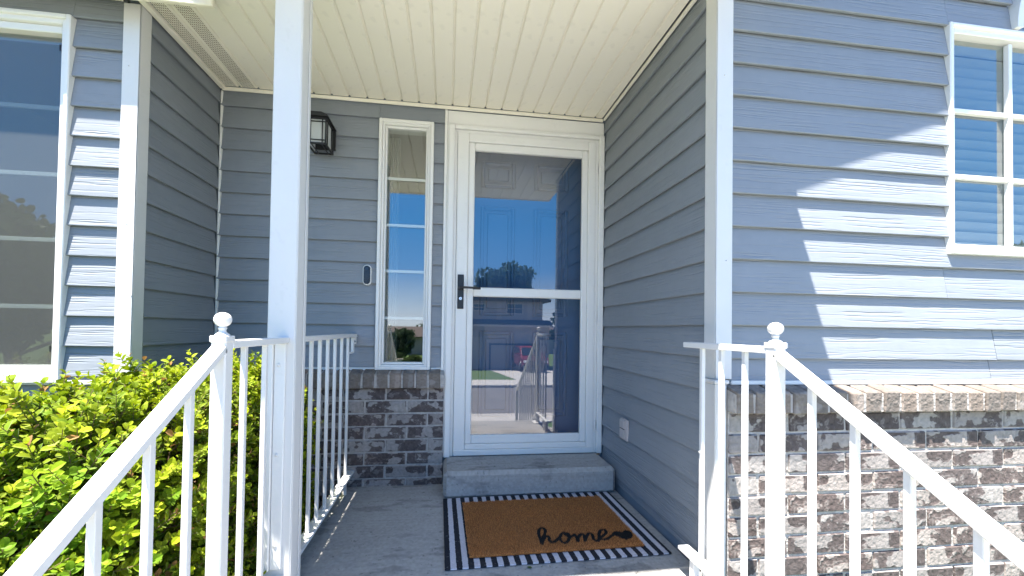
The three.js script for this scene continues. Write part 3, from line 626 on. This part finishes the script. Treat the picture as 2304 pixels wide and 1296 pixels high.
// fallen leaves
function fallenLeaf(name, label, p, ry, size, c) {
  const g = new THREE.BufferGeometry(), P = [], row = [[0, 0], [.25, .22], [.55, .32], [.85, .2], [1, 0]], pt = (i, q) => [row[i][1] * q * size, .0012 + .004 * Math.abs(q) * row[i][1] + .003 * row[i][0], (row[i][0] - .5) * size];
  for (let i = 0; i < 4; i++) for (const q of [1, -1]) { const a = pt(i, 0), b = pt(i + 1, 0), d = pt(i, q), e = pt(i + 1, q); if (row[i][1]) P.push(...(q > 0 ? [...a, ...e, ...d] : [...a, ...d, ...e])); if (row[i + 1][1]) P.push(...(q > 0 ? [...a, ...b, ...e] : [...a, ...e, ...b])); else P.push(...(q > 0 ? [...a, ...b, ...d] : [...a, ...d, ...b])); }
  g.setAttribute('position', new THREE.BufferAttribute(new Float32Array(P), 3)); g.computeVertexNormals();
  const o = mesh(name, g, phys(c, { roughness: .7, side: THREE.DoubleSide })); o.position.set(...p); o.rotation.y = ry; tag(o, label, 'leaf'); return o;
}
fallenLeaf('fallen_leaf', 'small green leaf on the concrete at the rug front edge', [.335, .001, .868], .9, .022, col(.06, .10, .02));
fallenLeaf('fallen_leaf', 'dry brown leaf in the corner of the door step', [.960, .151, .055], 2.1, .030, col(.26, .13, .04));

// ================================================================ SHRUBS
const leafGeo = (() => { // folded oval leaf, base at the origin, pointing along +y
  const P = [], row = [[0, 0, 0], [.20, .22, .012], [.5, .335, .02], [.82, .27, .0], [1, 0, -.05]];
  const pt = (i, s) => [row[i][1] * s, row[i][0], row[i][2] + Math.abs(s) * row[i][1] * .35];
  for (let i = 0; i < 4; i++) for (const s of [1, -1]) {
    const m0 = [0, row[i][0], row[i][2]], m1 = [0, row[i + 1][0], row[i + 1][2]], a = pt(i, s), b = pt(i + 1, s), add = (x, y, z) => s > 0 ? P.push(...x, ...y, ...z) : P.push(...x, ...z, ...y);
    if (row[i][1]) add(m0, a, b); if (row[i + 1][1] || i === 3) { if (i === 3) { if (!row[i][1]) add(m0, a, m1); } else add(m0, b, m1); }
  }
  const g = new THREE.BufferGeometry(); g.setAttribute('position', new THREE.BufferAttribute(new Float32Array(P), 3)); g.computeVertexNormals(); return g;
})();
M.leafVar = [[.085, .180, .005], [.135, .255, .005], [.195, .32, .005], [.26, .37, .006], [.33, .40, .008]].map(c => phys(col(...c), { transmission: .45, thickness: 0, roughness: .8, specularIntensity: .4, ior: 1.4, side: THREE.DoubleSide }));
M.leafCopies = phys(col(1, 1, 1), { transmission: .45, thickness: 0, roughness: .8, specularIntensity: .4, ior: 1.4, side: THREE.DoubleSide });
M.twig = std(col(.16, .10, .055), { roughness: .9 });
const camP = camera.position.clone();
camera.updateMatrixWorld(); const vp = new THREE.Matrix4().multiplyMatrices(camera.projectionMatrix, camera.matrixWorld.clone().invert());
function shrub(label, C, Hs, sprigs, seed, pw = 3.2) {
  const s = group('boxwood_shrub', scene, [C[0], -.6, C[2]]); tag(s, label, 'shrub');
  const R = rng(seed), leaves = [], twigs = [], up = new THREE.Vector3(0, 1, 0);
  const pv = new THREE.Vector3(), field = (x, y, z) => { const dx = Math.abs((x - C[0]) / Hs[0]), dy = Math.abs((y - C[1]) / Hs[1]), dz = Math.abs((z - C[2]) / Hs[2]); const n = .10 * (fbm((x + 10) / 8, (z + y * .7 + 10) / 8, 40, 40, 3, seed) - .5) * 2; return (dx ** pw + dy ** pw + dz ** pw) ** (1 / pw) + n; };
  let made = 0, guard = 0;
  while (made < sprigs && guard++ < sprigs * 60) {
    const x = C[0] + (R() * 2 - 1) * Hs[0] * 1.06, y = C[1] + (R() * 2 - 1) * Hs[1] * 1.06, z = C[2] + (R() * 2 - 1) * Hs[2] * 1.06;
    const f = field(x, y, z); if (f > .98 || f < .70 + .20 * R()) continue;
    if (y < -.5) continue;
    pv.set(x, y, z).applyMatrix4(vp); if ((pv.z > 1 || Math.abs(pv.x) > 1.2 || pv.y < -1.2) && R() < .8) continue;
    // keep what the photo can show or what shades it
    made++;
    const out = new THREE.Vector3(Math.sign(x - C[0]) * Math.abs((x - C[0]) / Hs[0]) ** (pw - 1) / Hs[0], Math.sign(y - C[1]) * Math.abs((y - C[1]) / Hs[1]) ** (pw - 1) / Hs[1], Math.sign(z - C[2]) * Math.abs((z - C[2]) / Hs[2]) ** (pw - 1) / Hs[2]).normalize();
    const dir = out.multiplyScalar(.7).add(new THREE.Vector3((R() - .5) * 1.3, .55 + (R() - .5) * .9, (R() - .5) * 1.3)).normalize();
    const top = y > C[1] + Hs[1] * .86, L = (.05 + .06 * R()) * (top && R() < .25 ? 1.5 : 1), base = new THREE.Vector3(x, y, z), n = Math.round(L / .0135);
    const tint = .75 + .5 * R(), young = R();
    twigs.push([base.clone(), base.clone().addScaledVector(dir, L)]);
    const side = new THREE.Vector3().crossVectors(dir, Math.abs(dir.y) > .9 ? new THREE.Vector3(1, 0, 0) : up).normalize(), bin = new THREE.Vector3().crossVectors(dir, side);
    for (let k = 0; k <= n; k++) {
      const p = base.clone().addScaledVector(dir, L * k / n), last = k === n, phi = (k % 2) * Math.PI / 2 + young * 3;
      for (const sg of [1, -1]) {
        const lat = side.clone().multiplyScalar(Math.cos(phi) * sg).addScaledVector(bin, Math.sin(phi) * sg);
        const ld = dir.clone().multiplyScalar(last ? 1.0 : .55 + .3 * R()).addScaledVector(lat, .9).add(new THREE.Vector3((R() - .5) * .35, (R() - .5) * .35, (R() - .5) * .35)).normalize();
        const nrm = dir.clone().addScaledVector(ld, -dir.dot(ld)).normalize(), xx = new THREE.Vector3().crossVectors(ld, nrm).normalize();
        const sz = (.0145 + .0155 * R()) * (last ? .72 : 1);
        const m = new THREE.Matrix4().makeBasis(xx.multiplyScalar(sz * 1.02), ld.clone().multiplyScalar(sz), nrm.multiplyScalar(sz)); m.setPosition(p);
        leaves.push({ m, p, tint: tint * (.85 + .3 * R()), young: clamp(young * .7 + .3 * (k / n) + .12 * (R() - .5), 0, 1) });
      }
    }
  }
  // the 300 leaves that show largest become parts of their own
  const v = new THREE.Vector3();
  for (const l of leaves) { v.copy(l.p).applyMatrix4(vp); const d = l.p.distanceTo(camP); const seen = Math.abs(v.x) < 1 && Math.abs(v.y) < 1 && v.z < 1; l.rank = (seen ? 0 : 50) + d - .55 * (field(l.p.x, l.p.y, l.p.z) > .88 ? 1 : 0); }
  leaves.sort((a, b) => a.rank - b.rank);
  const inv = new THREE.Matrix4().makeTranslation(-C[0], .6, -C[2]);
  const near = leaves.slice(0, 300), rest = leaves.slice(300);
  for (const l of near) { const o = new THREE.Mesh(leafGeo, M.leafVar[Math.min(4, Math.floor(l.young * 5))]); o.name = 'leaf'; o.applyMatrix4(inv.clone().multiply(l.m)); o.castShadow = o.receiveShadow = true; s.add(o); }
  const im = new THREE.InstancedMesh(leafGeo, M.leafCopies, rest.length), c = new THREE.Color();
  rest.forEach((l, i) => { im.setMatrixAt(i, inv.clone().multiply(l.m)); const y = l.young, t = l.tint; if (hash2(i, 7, seed) < .022) c.setRGB(.30 * t, .16 * t, .05 * t); else c.setRGB(lerp(.06, .35, y) * t, lerp(.145, .41, y) * t, lerp(.005, .008, y) * t); im.setColorAt(i, c); });
  im.name = 'foliage'; im.userData.kind = 'stuff'; im.castShadow = im.receiveShadow = true; s.add(im);
  // twigs as one joined part, stems below
  const tg = new THREE.CylinderGeometry(.0009, .0016, 1, 4, 1, true); tg.translate(0, .5, 0);
  const ti = new THREE.InstancedMesh(tg, M.twig, twigs.length), q = new THREE.Quaternion();
  twigs.forEach(([a, b], i) => { const d = b.clone().sub(a), L = d.length(); q.setFromUnitVectors(up, d.normalize()); ti.setMatrixAt(i, inv.clone().multiply(new THREE.Matrix4().compose(a.addScaledVector(d, -.03), q, new THREE.Vector3(1, L + .03, 1)))); });
  ti.name = 'twigs'; ti.userData.kind = 'stuff'; ti.castShadow = ti.receiveShadow = true; s.add(ti);
  const st = []; for (let k = 0; k < 16; k++) { const a = R() * 6.28, r = R() * .12, x1 = (R() - .5) * Hs[0] * 1.5, z1 = (R() - .5) * Hs[2] * 1.5; st.push(tube([[Math.cos(a) * r, .0, Math.sin(a) * r], [x1 * .35, .35, z1 * .35], [x1, .7 + R() * (Hs[1]) * .9, z1]], .006 + .005 * R(), 8, 6)); }
  mesh('stems', st, M.twig, s);
}
shrub('wide boxwood shrub growing below the left picture window', [-1.86, .07, 1.40], [1.08, .610, .72], 10500, 21);
shrub('boxwood shrub growing against the porch railing and brick', [-.955, .08, .80], [.275, .635, .70], 5600, 22, 3.6);

// ================================================================ GROUND, STREET (mirrored in the glass)
const SL = .0686, gy = z => z < 1.5 ? -.55 : z < 40 ? -.55 - SL * (z - 1.5) : -.55 - SL * 38.5;
function sheet(name, x0, x1, z0, z1, lift, m, nz = 1) {
  const zs = [z0]; for (const b of [1.5, 40]) if (b > z0 && b < z1) zs.push(b); zs.push(z1);
  const P = [], U = [];
  for (let i = 0; i < zs.length - 1; i++) { const a = zs[i], b = zs[i + 1], q = [[x0, a], [x0, b], [x1, b], [x0, a], [x1, b], [x1, a]]; for (const [x, z] of q) { P.push(x, gy(z) + lift, z); U.push(x, z); } }
  const g = new THREE.BufferGeometry(); g.setAttribute('position', new THREE.BufferAttribute(new Float32Array(P), 3)); g.setAttribute('uv', new THREE.BufferAttribute(new Float32Array(U), 2)); g.computeVertexNormals();
  return struct(mesh(name, g, m));
}
sheet('terrain', -400, 400, -60, 700, -.15, M.lawn);
sheet('front_lawn', -60, 60, 1.5, 4.35, -.02, M.lawn); sheet('far_lawn', -80, 80, 15.4, 60, -.02, M.lawn);
sheet('garden_bed', -4.2, -.63, .3, 2.35, -.012, M.soil);
sheet('added_bounce_walk', -2.6, 6.5, 2.36, 3.8, -.008, M.walk);  // unseen concrete pad, added wide and pale to bounce light onto the soffit
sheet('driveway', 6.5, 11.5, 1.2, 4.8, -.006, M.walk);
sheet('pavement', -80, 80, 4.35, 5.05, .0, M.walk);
sheet('road', -200, 200, 5.05, 12.6, -.12, M.road);
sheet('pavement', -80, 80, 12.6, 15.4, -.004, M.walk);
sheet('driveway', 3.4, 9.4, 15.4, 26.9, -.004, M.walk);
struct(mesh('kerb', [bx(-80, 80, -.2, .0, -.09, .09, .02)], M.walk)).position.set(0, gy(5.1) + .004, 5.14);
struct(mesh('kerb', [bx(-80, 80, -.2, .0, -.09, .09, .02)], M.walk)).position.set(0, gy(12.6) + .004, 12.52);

// ---- opposite house with garage
M.stucco = std(col(.40, .335, .30), { roughness: .9 }); M.stucco2 = std(col(.47, .40, .36), { roughness: .9 });
M.darkRoof = std(col(.10, .075, .065), { roughness: .95 }); M.bandRoof = std(col(.045, .05, .06), { roughness: .9 });
M.garage = std(col(.45, .40, .37), { roughness: .7 }); M.winDark = phys(col(.04, .05, .06), { roughness: .08 }); M.trimTan = std(col(.55, .48, .43), { roughness: .8 });
function farHouse(label, x, z, w, dpt, hW, hR, wall, roof, name = 'neighbour_house') {
  const h = group(name, scene, [x, gy(z) - .3, z]); tag(h, label, 'house');
  mesh('wall', bx(-w / 2, w / 2, 0, hW, 0, dpt, .02), wall, h);
  mesh('roof', prism([[-.6, hW], [-.6, hW + .12], [dpt / 2, hW + hR], [dpt + .6, hW + .12], [dpt + .6, hW]], 'x', -w / 2 - .5, w / 2 + .5), roof, h);
  return h;
}
{
  const h = group('opposite_house', scene, [0, -2.30, 27]); tag(h, 'two storey tan stucco house with garage across the street', 'house');
  mesh('wall', bx(.3, 7.9, -.3, 5.55, .6, 9, .02), M.stucco, h);
  mesh('garage_wall', bx(3.0, 8.3, -.3, 3.62, 0, .6, .02), M.stucco2, h);
  mesh('pilaster', bx(4.05, 4.45, 4.0, 5.5, .54, .6, .01), M.stucco2, h); mesh('pilaster', bx(6.6, 7.0, 4.0, 5.5, .54, .6, .01), M.stucco2, h);
  mesh('roof', prism([[-.2, 5.55], [8.45, 5.55], [8.45, 5.72], [5.4, 6.7], [2.9, 6.7], [-.2, 5.72]], 'z', .0, 9.5), M.darkRoof, h);
  mesh('garage_roof', prism([[-.45, 3.62], [-.45, 3.74], [.58, 4.05], [.58, 3.62]], 'x', 2.0, 8.5), M.bandRoof, h);
  mesh('fascia', bx(2.0, 8.5, 3.45, 3.61, -.45, -.40, .01), M.trimTan, h);
  const gd = group('garage_door', h); for (let r = 0; r < 4; r++) mesh('door_panel', bx(3.52, 8.0, .05 + r * .48, .51 + r * .48, -.06, -.01, .01), M.garage, gd);
  mesh('door_trim', [bx(3.38, 3.515, 0, 2.1, -.08, -.005, .01), bx(8.005, 8.14, 0, 2.1, -.08, -.005, .01), bx(3.38, 8.14, 1.98, 2.12, -.09, -.006, .01)], M.bandRoof, h);
  const win = (x0, x1, y0, y1, z) => { const w = group('window', h); mesh('frame', frameRing(x0, x1, y0, y1, .09, z - .05, z + .01, .01), M.trimTan, w); pane('pane', x0 + .05, x1 - .05, y0 + .05, y1 - .05, z - .01, M.winDark, w); mesh('muntin', [bx((x0 + x1) / 2 - .025, (x0 + x1) / 2 + .025, y0 + .09, y1 - .09, z - .03, z - .012, .005), bx(x0 + .09, x1 - .09, (y0 + y1) / 2 - .02, (y0 + y1) / 2 + .02, z - .031, z - .012, .005)], M.trimTan, w); };
  win(4.82, 6.25, 4.5, 5.42, .59); win(2.05, 3.08, 4.7, 5.35, .59);
  mesh('front_door', bx(2.15, 2.95, .0, 2.6, .52, .59, .01), M.garage, h);
}
// ---- red car on the drive
{
  const c = group('parked_car', scene, [6.1, gy(22.4) - .0, 22.4]); c.rotation.x = 0; tag(c, 'red sport utility vehicle parked on the opposite driveway', 'car');
  const red = phys(col(.22, .010, .013), { roughness: .3, clearcoat: 1, clearcoatRoughness: .05 }), dark = phys(col(.012, .012, .014), { roughness: .5 }), glass = phys(col(.012, .016, .02), { roughness: .05 });
  const body = prism([[.0, .42], [.02, .72], [.12, .93], [1.15, 1.06], [4.5, 1.08], [4.62, .9], [4.62, .40], [.1, .34]], 'x', -.92, .92); mesh('body', body, red, c);
  mesh('cabin', prism([[1.15, 1.05], [1.85, 1.62], [2.1, 1.70], [4.2, 1.70], [4.5, 1.1]], 'x', -.78, .78), red, c);
  mesh('windscreen', prism([[1.17, 1.09], [1.80, 1.60], [1.79, 1.63], [1.12, 1.09]], 'x', -.72, .72), glass, c);
  for (const s of [-1, 1]) mesh('side_glass', prism([[1.55, 1.12], [2.0, 1.58], [4.1, 1.58], [4.3, 1.12]], 'x', s * .78 - .006, s * .78 + .006), glass, c);
  mesh('grille', bx(-.5, .5, .55, .80, -.03, .05, .01), dark, c); mesh('bumper', bx(-.93, .93, .34, .52, -.06, .06, .03), dark, c);
  for (const s of [-1, 1]) { mesh('headlight', bx(s > 0 ? .55 : -.86, s > 0 ? .86 : -.55, .66, .82, -.025, .06, .02), phys(col(.75, .78, .8), { roughness: .1 }), c); mesh('mirror', bx(s > 0 ? .80 : -1.02, s > 0 ? 1.02 : -.80, 1.08, 1.24, 1.42, 1.52, .03), red, c); mesh('roof_rail', bx(s * .66 - .02, s * .66 + .02, 1.72, 1.77, 2.2, 4.1, .01), dark, c); }
  for (const s of [-1, 1]) for (const z of [.88, 3.7]) { const w = mesh('wheel', new THREE.CylinderGeometry(.36, .36, .22, 28).rotateZ(Math.PI / 2).translate(s * .84, .36, z), dark, c); mesh('rim', new THREE.CylinderGeometry(.23, .23, .03, 20).rotateZ(Math.PI / 2).translate(s * .955, .36, z), M.chrome, w); }
}
// ---- trees
M.bark = std(col(.11, .08, .055), { roughness: .95 });
const bigLeaf = leafGeo;
function tree(name, label, cat, x, z, trunkH, crownR, crownH, n, leaf, tone, seed, grp, base = gy(z)) {
  const t = group(name, scene, [x, base, z]); tag(t, label, cat, grp); const R = rng(seed);
  const cy = trunkH + crownH * .45, limbs = [], blobs = [];
  const tr = mesh('trunk', [tube([[0, -.1, 0], [.05 * crownR, trunkH * .5, .03], [0, trunkH, 0], [.1 * crownR * (R() - .5), cy + crownH * .25, 0]], Math.max(.05, crownR * .055), 10, 8)], M.bark, t);
  for (let k = 0; k < 9; k++) { const a = k * 2.4 + R(), e = .25 + .7 * R(), r = crownR * (.5 + .35 * R()), y1 = trunkH + crownH * (.15 + .65 * R()); limbs.push(tube([[0, trunkH * .85 + R() * .3, 0], [Math.cos(a) * r * .45, lerp(trunkH, y1, .6), Math.sin(a) * r * .45], [Math.cos(a) * r, y1, Math.sin(a) * r]], crownR * .018, 8, 5)); }
  if (trunkH > .3) mesh('limbs', limbs, M.bark, tr);
  for (let k = 0; k < 34; k++) { const a = R() * 6.283, u = R() * 2 - 1, r = (.45 + .5 * R()); const q = Math.sqrt(1 - u * u) * r; blobs.push([Math.cos(a) * q * crownR, cy + u * r * crownH * .5, Math.sin(a) * q * crownR, crownR * (.20 + .16 * R())]); }
  const im = new THREE.InstancedMesh(bigLeaf, M.leafCopies, n), q = new THREE.Quaternion(), e = new THREE.Euler(), m = new THREE.Matrix4(), c = new THREE.Color();
  for (let i = 0; i < n; i++) {
    const b = blobs[Math.floor(R() * blobs.length)], u = R() * 2 - 1, a = R() * 6.283, rr = Math.cbrt(.25 + .75 * R()) * b[3], s = Math.sqrt(1 - u * u);
    e.set(R() * 6.28, R() * 6.28, R() * 6.28); q.setFromEuler(e); const k = leaf * (.7 + .6 * R());
    m.compose(new THREE.Vector3(b[0] + Math.cos(a) * s * rr, b[1] + u * rr * .8, b[2] + Math.sin(a) * s * rr), q, new THREE.Vector3(k, k, k)); im.setMatrixAt(i, m);
    const f = .7 + .6 * R(); c.setRGB(tone[0] * f, tone[1] * f, tone[2] * f); im.setColorAt(i, c);
  }
  im.name = 'crown'; im.userData.kind = 'stuff'; im.castShadow = im.receiveShadow = true; t.add(im);
}
const G1 = [.075, .12, .035], G2 = [.055, .095, .03], G3 = [.09, .13, .03];
tree('leafy_tree', 'broad green tree rising behind the tan house', 'tree', 6.1, 36.5, 4.2, 3.5, 7.4, 9000, .40, G1, 31);
tree('leafy_tree', 'large green tree beside the street across from the picture window', 'tree', -16.6, 15, 1.0, 3.9, 6.4, 12000, .34, G1, 32);
tree('leafy_tree', 'tall green tree standing next to the large street tree', 'tree', -24, 19, 2.0, 4.6, 7.0, 7000, .4, G2, 33);
tree('leafy_tree', 'green tree right of the tan house by its corner', 'tree', 12.5, 31, 1.6, 2.8, 4.6, 6000, .34, G2, 34);
tree('leafy_tree', 'green tree mirrored low in the grid window', 'tree', 31.5, 17, 2.4, 2.8, 5.6, 5000, .36, G1, 35);
tree('leafy_tree', 'small dark evergreen in front of the low brown house', 'tree', -5.2, 42, .4, 1.7, 3.0, 4000, .3, [.06, .10, .045], 36, undefined, -2.4);
tree('garden_bush', 'golden green bush beside the far pavement', 'bush', -2.6, 27, .1, .75, 1.2, 3000, .14, G3, 37);
tree('garden_bush', 'dark green round bush near the low white wall', 'bush', -4.9, 34, .1, .9, 1.3, 3000, .14, G1, 38);
farHouse('low grey brown ranch house far down the street', -7, 56, 15, 9, 3.0, 1.7, M.stucco, M.darkRoof);
farHouse('pale ranch house behind the small evergreen', -24, 48, 13, 9, 3.0, 2.0, M.stucco2, M.darkRoof);
farHouse('tan house with brown roof beyond the grid window tree', 44, 34, 14, 10, 3.4, 2.2, M.stucco2, M.darkRoof);
farHouse('distant brown roofed house between the trees', 15, 62, 14, 9, 3.2, 2.0, M.stucco, M.darkRoof);
{ // far trees that read as one mass
  const R = rng(91), n = 16000, im = new THREE.InstancedMesh(bigLeaf, M.leafCopies, n), q = new THREE.Quaternion(), e = new THREE.Euler(), m = new THREE.Matrix4(), c = new THREE.Color(), cl = [];
  for (let k = 0; k < 26; k++) cl.push([-70 + k * 5.6 + R() * 3, gy(90) + 1 + R() * 1.2, 84 + R() * 14, 2.2 + R() * 1.6]);
  for (let i = 0; i < n; i++) { const b = cl[Math.floor(R() * cl.length)], u = R() * 2 - 1, a = R() * 6.283, r = Math.cbrt(.2 + .8 * R()) * b[3], s = Math.sqrt(1 - u * u), k = .5 + .5 * R(), f = .7 + .6 * R(); e.set(R() * 6.28, R() * 6.28, 0); q.setFromEuler(e); m.compose(new THREE.Vector3(b[0] + Math.cos(a) * s * r, b[1] + u * r, b[2] + Math.sin(a) * s * r), q, new THREE.Vector3(k, k, k)); im.setMatrixAt(i, m); c.setRGB(G2[0] * f, G2[1] * f, G2[2] * f); im.setColorAt(i, c); }
  im.name = 'distant_woods'; im.userData.kind = 'stuff'; tag(im, 'line of far green trees behind the neighbourhood', 'trees'); scene.add(im);
}
{
  const w = mesh('garden_wall', bx(-11, 1.2, -.2, .75, -.1, .1, .02), M.stucco2); w.position.set(0, gy(33), 33); tag(w, 'low pale garden wall along the far lawn', 'wall');
}
scene.traverse(o => { if (o.isMesh) { o.castShadow = true; o.receiveShadow = true; } });
renderer.render(scene, camera);
